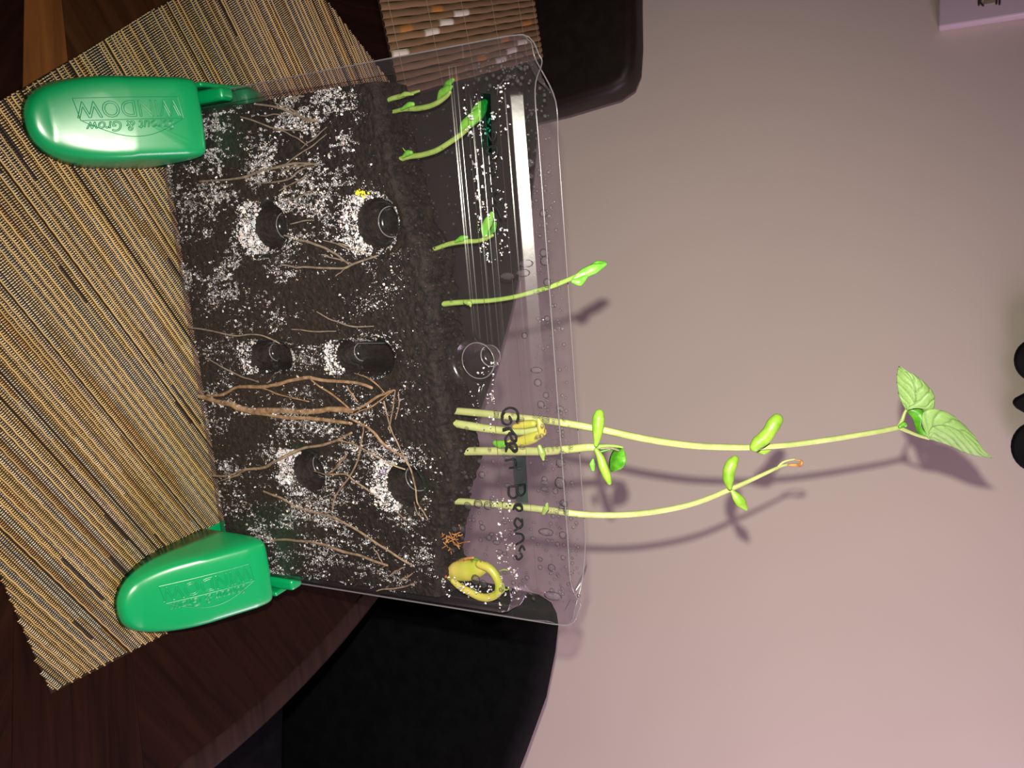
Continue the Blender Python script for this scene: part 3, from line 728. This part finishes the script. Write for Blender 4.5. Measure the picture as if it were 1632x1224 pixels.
# loose soil crumbs along the surface
sp = []
bm = bmesh.new()
for _ in range(420):
    x = RNG.uniform(-.137, .137); z = soil_top(x) + RNG.uniform(-.002, .003) ; y = RNG.uniform(.004, .027); r = RNG.uniform(.0004, .0014)
    g = bmesh.ops.create_icosphere(bm, subdivisions=1, radius=r)['verts']
    for v_ in g: v_.co = v_.co * random.uniform(.6, 1.2) + Vector((x, y, z))
o = obj_bm('soil_crumbs', bm, M_soil, soil, smooth=False); o['kind'] = 'stuff'

# ------------------------------------------------------------------ seedlings
def path_y(pix, Y):
    Y = Y if hasattr(Y, '__len__') else [Y] * len(pix)
    Ys = np.interp(np.linspace(0, 1, len(pix)), np.linspace(0, 1, len(Y)), Y)
    return [on_y(x, y, yy) for (x, y), yy in zip(pix, Ys)]
def ptube(name, pix, rpx, m, parent, Y=None, D=None, ring=10, flat=1.):
    """a stem along pixels: at window depth Y, or at camera depth D"""
    if D is None: P = path_y(pix, Y)
    else:
        D = D if hasattr(D, '__len__') else [D, D]
        Ds = np.interp(np.linspace(0, 1, len(pix)), np.linspace(0, 1, len(D)), D); P = [at_d(x, y, d) for (x, y), d in zip(pix, Ds)]
    s = np.mean([px_size(p) for p in P]); rad = [r * s for r in rpx] if hasattr(rpx, '__len__') else rpx * s
    return tubes(name, [(P, rad)], m, parent, ring=ring, flat=flat)
def rootset(parent, roots, m=M_rootm):
    for pix, r in roots:
        P = []
        for k, (x, y) in enumerate(pix):
            p = on_y(x, y, 0.); yy = float(front_y(np.array([p[0]]), np.array([p[2]]))[0]); P.append(on_y(x, y, max(yy, 0) + .0004 + .0002 * r * .55))
        s = np.mean([px_size(p) for p in P]); rr = r * s * .5
        # add slight irregularity
        rad = [rr * f for f in np.clip(np.interp(np.linspace(0, 1, len(P) * 2), [0, .5, 1], [.7, 1, .75]) * (.85 + .3 * RNG.random(len(P) * 2)), .4, 1.3)]
        Q = catmull(P, len(P) * 2); Q[1:-1, [0, 2]] += RNG.normal(0, .00022, (len(Q) - 2, 2))
        tubes('root', [(Q, rad)], m, parent, ring=6, flat=.55)
def leaf(name, A, B, depthA, depthB, m, parent, bulge=.003, nu=64, nv=40, vein=True, th=.00035):
    """a leaf between two side outlines (pixels) from base to tip"""
    def P(side, dd):
        dd = dd if hasattr(dd, '__len__') else [dd, dd]
        Ds = np.interp(np.linspace(0, 1, len(side)), np.linspace(0, 1, len(dd)), dd); return catmull([at_d(x, y, d) for (x, y), d in zip(side, Ds)], nu)
    a, b_ = P(A, depthA), P(B, depthB); V = []; C = []
    for i in range(nu):
        for j in range(nv + 1):
            t = j / nv; p = a[i] * (1 - t) + b_[i] * t; u = i / (nu - 1)
            w = 1 - abs(2 * t - 1)
            bl = bulge * (1 - (2 * t - 1) ** 2) * math.sin(math.pi * min(1, u * .9 + .05))
            vv = 0.
            if vein:
                mid = math.exp(-((t - .42) / .02) ** 2); ph = (u * 6.0 - abs(t - .42) * 3.6 + .15 * mnoise.noise(Vector((u * 6, t * 6, 9)))); side = math.exp(-(((ph % 1) - .5) / .085) ** 2)
                net = abs(mnoise.noise(Vector((u * 16, t * 12, 1)))); vv = max(mid, side * .8); bl -= .0005 * vv - .0004 * (1 - side)
            V.append(p - R[2] * bl)
            fine = math.exp(-(abs(mnoise.noise(Vector((u * 22, t * 15, 4)))) / .06) ** 2) if vein else 0
            g = np.array([.235, .385, .115]) * (1 - .48 * vv - .16 * fine) + np.array([.03, .05, .02]) * (mnoise.noise(Vector((u * 9, t * 9, 3)))); C.append(np.clip(g, .01, 1))
    F = []
    for i in range(nu - 1):
        for j in range(nv): q = i * (nv + 1) + j; F.append((q, q + 1, q + nv + 2, q + nv + 1))
    o = obj_np(name, V, F, m, parent, smooth=True, col=np.array(C))
    md = o.modifiers.new('thickness', 'SOLIDIFY'); md.thickness = th; md.offset = 0
    return o
def plant(name, px, py, Y, label, cat='seedling'):
    return empty(name, tuple(on_y(px, py, Y)), label, cat)

# a: short pea sprout, topmost
t = plant('pea_sprout', 612, 163, .012, 'shortest leafless pea sprout at the left side of the window')
ptube('stem', [(608, 165), (622, 158), (640, 153), (655, 149), (668, 145)], [3.4, 3.6, 4.2, 3.4, 2.4, 1.8], M_pea, t, Y=.010)
ptube('bud', [(634, 155), (646, 150), (658, 150)], [1.5, 4.2, 2], M_pea, t, Y=.008)
rootset(t, [([(408, 166), (440, 170), (470, 182), (490, 192), (510, 194)], 5.0), ([(440, 165), (460, 172), (480, 185), (502, 191)], 3.5), ([(415, 184), (440, 182), (460, 184)], 2.5), ([(460, 158), (475, 155), (484, 153)], 4)], M_root_thin)
# b
t = plant('pea_sprout', 628, 177, .012, 'second pea sprout from the left, small curled leaf at its tip')
ptube('stem', [(627, 178), (645, 174), (665, 173), (685, 169), (700, 162), (712, 153), (717, 147)], [3.2, 3.8, 4.4, 4.2, 4, 3.4, 2.6], M_pea, t, Y=[.012, .006])
ptube('bud', [(640, 174), (652, 167), (658, 166)], [2, 4.5, 3.5], M_leaf_b, t, Y=.008)
ptube('leaf', [(698, 158), (704, 148), (714, 142), (720, 138)], [2, 6.5, 6.5, 2.5], M_leaf_b, t, Y=[.010, .006], flat=.6)
ptube('leaf', [(708, 146), (714, 134), (722, 127)], [3, 6, 3], M_dark_leaf, t, Y=[.012, .010], flat=.6)
rootset(t, [([(383, 186), (420, 198), (445, 207), (480, 207)], 3.2), ([(445, 207), (470, 217), (490, 232)], 2.6), ([(520, 203), (500, 220), (480, 237)], 2.6), ([(520, 214), (490, 238), (455, 262)], 2.6)], M_root_thin)
# c
t = plant('pea_sprout', 612, 262, .012, 'pea sprout with a large crumpled green leaf pressed against the lid')
ptube('stem', [(610, 263), (630, 257), (650, 250), (672, 247), (695, 240), (715, 228), (735, 214), (745, 205)], [4, 4.6, 4.6, 4.4, 4.4, 4.2, 4, 3.4], M_pea, t, Y=[.012, .006])
ptube('bud', [(642, 250), (650, 244), (655, 243)], [2, 5, 3.5], M_leaf_b, t, Y=.007)
ptube('tendril', [(650, 245), (645, 240), (642, 236)], [1.5, 1, .6], M_pea, t, Y=.007)
ptube('leaf', [(736, 212), (741, 200), (752, 190), (762, 178)], [4, 9, 10, 6], M_leaf_b, t, Y=[.008, .0065], flat=.45)
ptube('leaf', [(752, 196), (760, 182), (768, 170), (773, 163)], [6, 12, 10.5, 5], M_leaf_b, t, Y=[.0085, .0075], flat=.4)
rootset(t, [([(318, 289), (370, 285), (430, 268), (470, 260), (510, 262)], 4.6), ([(410, 292), (455, 287), (480, 270), (500, 266)], 3.2), ([(445, 304), (480, 284), (490, 275)], 2.6), ([(467, 318), (490, 308), (500, 300)], 2.6), ([(448, 274), (462, 269), (480, 264), (505, 262)], 3.6)], M_root_thin)
# d
t = plant('pea_sprout', 675, 402, .012, 'pea sprout with a small curled leaf, above the upper left dimples')
ptube('stem', [(676, 402), (695, 396), (715, 389), (738, 385), (760, 384), (775, 380), (785, 375)], [3.6, 3.6, 4, 4.2, 3.4, 3, 2.4], M_pea, t, Y=[.012, .006])
ptube('bud', [(726, 385), (736, 380), (744, 378)], [2, 5, 2.5], M_leaf_b, t, Y=.007)
ptube('leaf', [(774, 378), (773, 365), (778, 354), (784, 341)], [4, 7.5, 8, 4], M_leaf_b, t, Y=[.010, .0075], flat=.45)
ptube('leaf', [(778, 374), (786, 366), (789, 356)], [2, 4.5, 3], M_dark_leaf, t, Y=[.010, .0075], flat=.5)
rootset(t, [([(453, 375), (480, 383), (510, 392), (535, 405), (555, 420)], 4.6), ([(463, 357), (480, 353), (500, 351)], 2.8), ([(448, 422), (475, 425), (510, 427), (545, 427), (570, 418), (600, 408)], 4.0), ([(600, 412), (575, 400), (540, 388)], 3.6), ([(560, 420), (530, 410), (512, 406)], 3), ([(557, 425), (545, 432), (535, 440)], 2.2), ([(583, 404), (550, 395), (530, 386), (515, 383)], 2.6)], M_root_thin)
# e: long pea sprout rising above the rim
t = plant('pea_sprout', 640, 503, .012, 'longest pea sprout, leaf bud rising above the clear rim')
ptube('stem', [(638, 504), (655, 497), (680, 489), (710, 484), (745, 481), (780, 479), (815, 474), (850, 465), (880, 456), (905, 446), (922, 438)], [3.6, 4, 4.6, 4.8, 4.2, 3.8, 3.6, 3.8, 3.8, 3.6, 3.2], M_pea, t, Y=[.012, .012, .013, .014, .014, .014, .014, .015, .016, .016, .015])
ptube('bud', [(668, 492), (677, 487), (682, 488)], [2, 5.5, 3.5], M_leaf_b, t, Y=.006)
ptube('bud', [(742, 481), (748, 483), (750, 488)], [4, 5, 1.5], M_pea, t, Y=.006)
ptube('leaf', [(915, 444), (930, 436), (948, 428), (965, 421)], [3, 8, 8.5, 2.5], M_leaf_b, t, D=.409, flat=.5)
ptube('leaf', [(914, 448), (924, 449), (934, 441)], [4, 7, 3], M_leaf_b, t, D=.408, flat=.5)
ptube('leaf', [(940, 426), (952, 421), (963, 419)], [3, 5.5, 3], M_dark_leaf, t, D=.411, flat=.5)
rootset(t, [([(300, 522), (340, 528), (370, 534), (410, 534), (445, 547)], 3), ([(465, 525), (500, 528), (535, 528)], 2.6), ([(505, 497), (530, 510), (560, 520), (595, 520)], 2.6), ([(328, 570), (360, 588), (385, 600), (412, 609)], 2.8)], M_root_thin)

# g: bent bean with yellow seed leaves behind the lid
t = plant('bean_seedling', 695, 670, .015, 'bent bean seedling with drooping yellow seed leaves behind the lid')
ptube('stem', [(692, 668), (715, 673), (750, 679), (790, 685), (825, 688), (850, 686), (864, 684)], [5.5, 6.5, 7, 6.6, 6, 5.6, 5], M_stem_pale, t, Y=.013)
ptube('seed_leaf', [(866, 688), (850, 697), (832, 703), (812, 706)], [6, 9.5, 8.5, 5.5], M_yel, t, Y=.012)
ptube('seed_leaf', [(850, 675), (835, 677), (820, 680)], [6, 7, 4], M_yel, t, Y=.011)
ptube('seed_husk', [(858, 668), (862, 680), (863, 694)], [3, 6.5, 4], M_yel, t, Y=.009, flat=.6)
ptube('leaf_tip', [(806, 707), (797, 708), (790, 706)], [6, 7, 5], M_leaf_b, t, Y=.013)
rootset(t, [([(318, 632), (345, 640), (370, 645), (395, 655), (430, 655), (500, 655), (535, 652), (560, 655)], 11), ([(400, 658), (450, 664), (500, 668), (560, 675)], 7), ([(560, 656), (590, 640), (610, 628), (628, 622)], 5), ([(560, 662), (595, 646), (625, 624)], 3), ([(560, 668), (590, 685), (615, 710), (642, 728)], 5)], M_root_gold)
# f: tallest bean
t = plant('bean_seedling', 715, 654, .018, 'tallest bean seedling, topped by two heart-shaped leaves')
Df = [.470, .458, .446, .438, .434, .432, .430, .430]
ptube('stem', [(714, 654), (750, 657), (790, 661), (830, 666), (870, 670), (910, 676), (960, 685), (1010, 696), (1060, 705), (1110, 711), (1160, 713), (1200, 713), (1260, 709), (1320, 701), (1370, 693), (1405, 687), (1434, 681)], [6, 6.4, 6.4, 6.2, 6, 6, 5.8, 5.8, 5.8, 5.6, 5.4, 5, 4.6, 4.6, 4.4, 4.2, 4.2], M_stem, t, Y=[.013, .014, .015, .016, .018, .020, .024, .030, .037, .044, .051, .057, .066, .074, .081, .086, .091])
ptube('seed_leaf', [(1203, 712), (1209, 705), (1219, 697), (1227, 686), (1233, 676), (1238, 669)], [8.5, 11, 11.5, 10.5, 11.5, 10], M_cot, t, D=.422, ring=16)
ptube('seed_leaf', [(1206, 716), (1217, 719), (1228, 715)], [5, 6, 3], M_cot, t, D=.436)
ptube('petiole', [(1432, 681), (1438, 669), (1441, 660), (1444, 654)], [3.6, 3, 2.5, 2.2], M_stem, t, D=.429)
ptube('petiole', [(1434, 682), (1448, 688), (1463, 694), (1480, 699)], [3.6, 3, 2.6, 2.3], M_stem, t, D=.429)
ptube('bud', [(1434, 680), (1440, 676), (1443, 678)], [3, 4, 3], M_leaf_b, t, D=.426)
leaf('leaf', [(1443, 653), (1434, 635), (1429, 610), (1430, 592), (1433, 584)], [(1445, 653), (1462, 650), (1484, 654), (1489, 640), (1487, 628), (1478, 615), (1460, 600), (1445, 592), (1434, 584)], .430, [.427, .424, .428], M_leaf, t)
leaf('leaf', [(1480, 699), (1471, 680), (1469, 665), (1474, 655), (1490, 652), (1510, 658), (1530, 672), (1552, 695), (1566, 716), (1581, 730)], [(1481, 700), (1495, 704), (1515, 711), (1535, 720), (1555, 726), (1582, 730)], [.428, .423, .428], .431, M_leaf, t)
leaf('leaf', [(1446, 656), (1455, 668), (1459, 682), (1466, 693), (1479, 699)], [(1448, 651), (1462, 649), (1472, 656), (1466, 672), (1470, 682), (1481, 690), (1480, 698)], .434, .433, M_dark_leaf, t, vein=False)
rootset(t, [([(330, 630), (355, 628), (380, 618), (425, 616), (450, 610), (485, 603), (530, 608), (570, 611), (592, 618)], 6.5), ([(415, 618), (450, 630), (492, 640)], 2.8), ([(495, 605), (530, 630), (555, 650)], 3.6), ([(553, 615), (560, 628), (570, 640)], 3.2), ([(565, 595), (590, 605), (612, 625)], 2.8)], M_root_gold)
# h: short bean with open seed leaves
t = plant('bean_seedling', 710, 721, .015, 'bean seedling with two spread seed leaves and a crumpled leaf just above the rim')
ptube('stem', [(709, 722), (730, 720), (760, 719), (800, 719), (840, 719), (870, 719), (905, 716), (935, 713), (948, 713)], [5.5, 6.8, 7, 7, 7, 6.8, 6.4, 6.2, 5.6], M_stem, t, Y=[.013, .014, .015, .016, .016, .017, .018, .019, .020])
ptube('seed_husk', [(860, 712), (864, 722), (866, 732)], [3.5, 6, 2.5], M_pea, t, Y=.007, flat=.5)
ptube('seed_leaf', [(950, 709), (952, 695), (953, 680), (954, 666), (955, 660)], [3.5, 7, 9.5, 10, 8], M_cot, t, D=.424, ring=14)
ptube('seed_leaf', [(950, 717), (957, 730), (961, 743), (967, 758), (971, 769)], [3.5, 6.5, 7.5, 7, 4], M_cot, t, D=.426, ring=14)
ptube('petiole', [(950, 712), (965, 711), (980, 711), (992, 713)], [4, 3.4, 2.4, 1.6], M_pea, t, D=.431)
ptube('petiole', [(957, 720), (968, 717), (980, 716)], [1.6, 2, 1.6], M_dark_leaf, t, D=.432)
ptube('petiole', [(958, 715), (972, 714), (986, 718)], [1.6, 2, 1.6], M_root_thin, t, D=.430)
leaf('leaf', [(990, 713), (978, 718), (972, 730), (971, 742), (974, 752)], [(991, 713), (996, 722), (998, 735), (992, 746), (975, 752)], .436, [.431, .427, .431], M_dark_leaf, t, vein=False, nu=16, nv=10)
ptube('leaf', [(945, 733), (944, 740), (945, 748)], [2, 5, 3], M_leaf_b, t, D=.438, flat=.5)
rootset(t, [([(340, 758), (365, 758), (385, 750), (420, 745), (440, 735), (480, 715), (510, 710), (540, 700), (560, 690)], 5.4), ([(352, 766), (372, 760), (390, 750)], 2.6), ([(540, 702), (565, 708), (590, 722), (620, 738), (645, 748)], 3.6), ([(500, 751), (520, 757), (545, 755), (570, 770), (600, 790), (620, 805), (645, 828)], 3.2), ([(520, 757), (540, 740), (552, 725)], 4.4), ([(515, 820), (530, 812), (535, 790), (560, 755), (572, 725), (578, 690), (580, 676)], 3.4)], M_rootm)
# i: lower long bean
t = plant('bean_seedling', 684, 803, .015, 'slender bean seedling with a bare hooked tip, rightmost above the rim')
ptube('stem', [(683, 804), (700, 800), (730, 799), (770, 802), (810, 806), (850, 810), (890, 815), (930, 820), (985, 821), (1035, 817), (1085, 808), (1125, 796), (1163, 780), (1195, 766), (1225, 752), (1245, 743), (1258, 740)], [4.5, 5.2, 5.6, 5.6, 5.6, 5.6, 5.4, 5.2, 5, 4.8, 4.6, 4.4, 4.2, 3.4, 3, 2.4, 1.8], M_stem, t, Y=[.013, .013, .014, .015, .016, .018, .020, .024, .031, .039, .047, .054, .062, .068, .075, .080, .084])
ptube('tip', [(1238, 747), (1246, 738), (1255, 734), (1266, 732)], [2.2, 1.8, 1.4, 1.2], M_stem_pale, t, D=.450)
ptube('tip', [(1256, 741), (1266, 741), (1276, 741), (1277, 735), (1268, 733)], [1.6, 2.6, 3, 2, 1], M_husk, t, D=.451)
ptube('seed_leaf', [(1163, 777), (1161, 765), (1162, 750), (1167, 738), (1171, 732)], [4, 9, 10, 9.5, 6.5], M_cot, t, D=.439, ring=14)
ptube('seed_leaf', [(1167, 783), (1174, 792), (1181, 801), (1189, 811)], [3, 7.5, 9, 3], M_cot, t, D=.444, ring=12, flat=.5)
ptube('seed_husk', [(872, 803), (870, 810), (866, 818)], [2, 5, 3], M_pea, t, Y=.007, flat=.5)
rootset(t, [([(420, 783), (450, 795), (475, 810), (505, 818), (530, 825), (560, 840), (600, 865), (630, 885), (657, 901)], 4.6), ([(612, 640), (622, 680), (635, 710), (650, 740), (662, 775), (665, 800), (682, 828)], 3.2), ([(630, 622), (626, 655), (620, 680), (622, 690)], 2.4), ([(635, 625), (636, 645), (630, 668)], 2.4), ([(660, 800), (664, 815), (672, 826)], 2.4), ([(595, 872), (604, 886), (610, 900)], 2.2)], M_rootm)
# j: germinating bean, looped
t = plant('germinating_bean', 705, 920, .010, 'germinating bean bent into a loop, in the right upper corner of the window', 'seedling')
ptube('seed_leaf', [(716, 918), (728, 911), (745, 909), (762, 906), (775, 903)], [9, 16, 17.5, 14, 8], M_yel, t, Y=.012, ring=18, flat=.8)
ptube('seed_leaf', [(722, 902), (738, 896), (755, 895), (768, 899)], [4, 7, 7, 5], M_leaf_b, t, Y=.016, ring=12)
ptube('stem', [(764, 899), (780, 906), (790, 918), (795, 932), (793, 945), (780, 952), (765, 951), (748, 943), (733, 935), (722, 926)], [6.5, 7, 7, 6.6, 6.6, 6.6, 6.4, 6.2, 5.6, 4.6], M_yel, t, Y=.008, ring=12)
ptube('seed_husk', [(712, 912), (708, 920), (700, 924)], [4, 4.5, 3], M_husk, t, Y=.010)
ptube('seed_husk', [(728, 896), (742, 891), (754, 889)], [2, 2.5, 2], M_husk, t, Y=.012)
ptube('husk', [(700, 915), (697, 922), (702, 928)], [3, 5, 3], M_root_thin, t, Y=.012)
for q in ([(796, 910), (803, 908), (810, 909)], [(800, 936), (806, 940), (812, 938)], [(802, 930), (804, 940), (800, 946)]): ptube('root_hair', q, [.9, 1.4, .8], M_pea, t, Y=.006)
rootset(t, [([(433, 861), (480, 862), (510, 867), (540, 877), (570, 885), (600, 895), (617, 901)], 5), ([(600, 942), (620, 938), (645, 936), (664, 928)], 2.6), ([(620, 918), (632, 910), (645, 904)], 3), ([(600, 914), (608, 906), (616, 900)], 1.8), ([(636, 926), (646, 920), (657, 914)], 3.2)], M_rootm)

# husk crumbs lying on and in the soil
for pix, m, lab in (([(566, 309), (588, 307)], M_husk_y, 'bright yellow-green husk fragment in the soil above a left dimple'), ([(704, 860), (735, 862)], M_husk, 'tuft of orange-brown husk fibres on the soil surface, right side')):
    (x0, y0), (x1, y1) = pix; bm = bmesh.new(); yp = .0012 if m is M_husk_y else .004
    for _ in range(16 if m is M_husk_y else 30):
        x = RNG.uniform(x0, x1); y = (y0 + y1) / 2 + RNG.normal(0, 3 if m is M_husk_y else 9); p = on_y(x, y, yp)
        if m is M_husk_y:
            g = bmesh.ops.create_icosphere(bm, subdivisions=1, radius=RNG.uniform(.0005, .0011))['verts']
            for v_ in g: v_.co = Vector((v_.co.x, v_.co.y * .5, v_.co.z * random.uniform(.6, 1.2))) + Vector(p)
        else:
            q = on_y(x + RNG.normal(0, 8), y + RNG.normal(0, 5), yp + .001); V_, F_, k_, rg = tube_arrays([p, (p + q) / 2 + RNG.normal(0, .0006, 3), q], .00028, 5)
            vs = [bm.verts.new(v_) for v_ in V_]
            for f in F_: bm.faces.new([vs[z_] for z_ in f])
    tag(obj_bm('husk_fragment', bm, m), lab, 'husk')
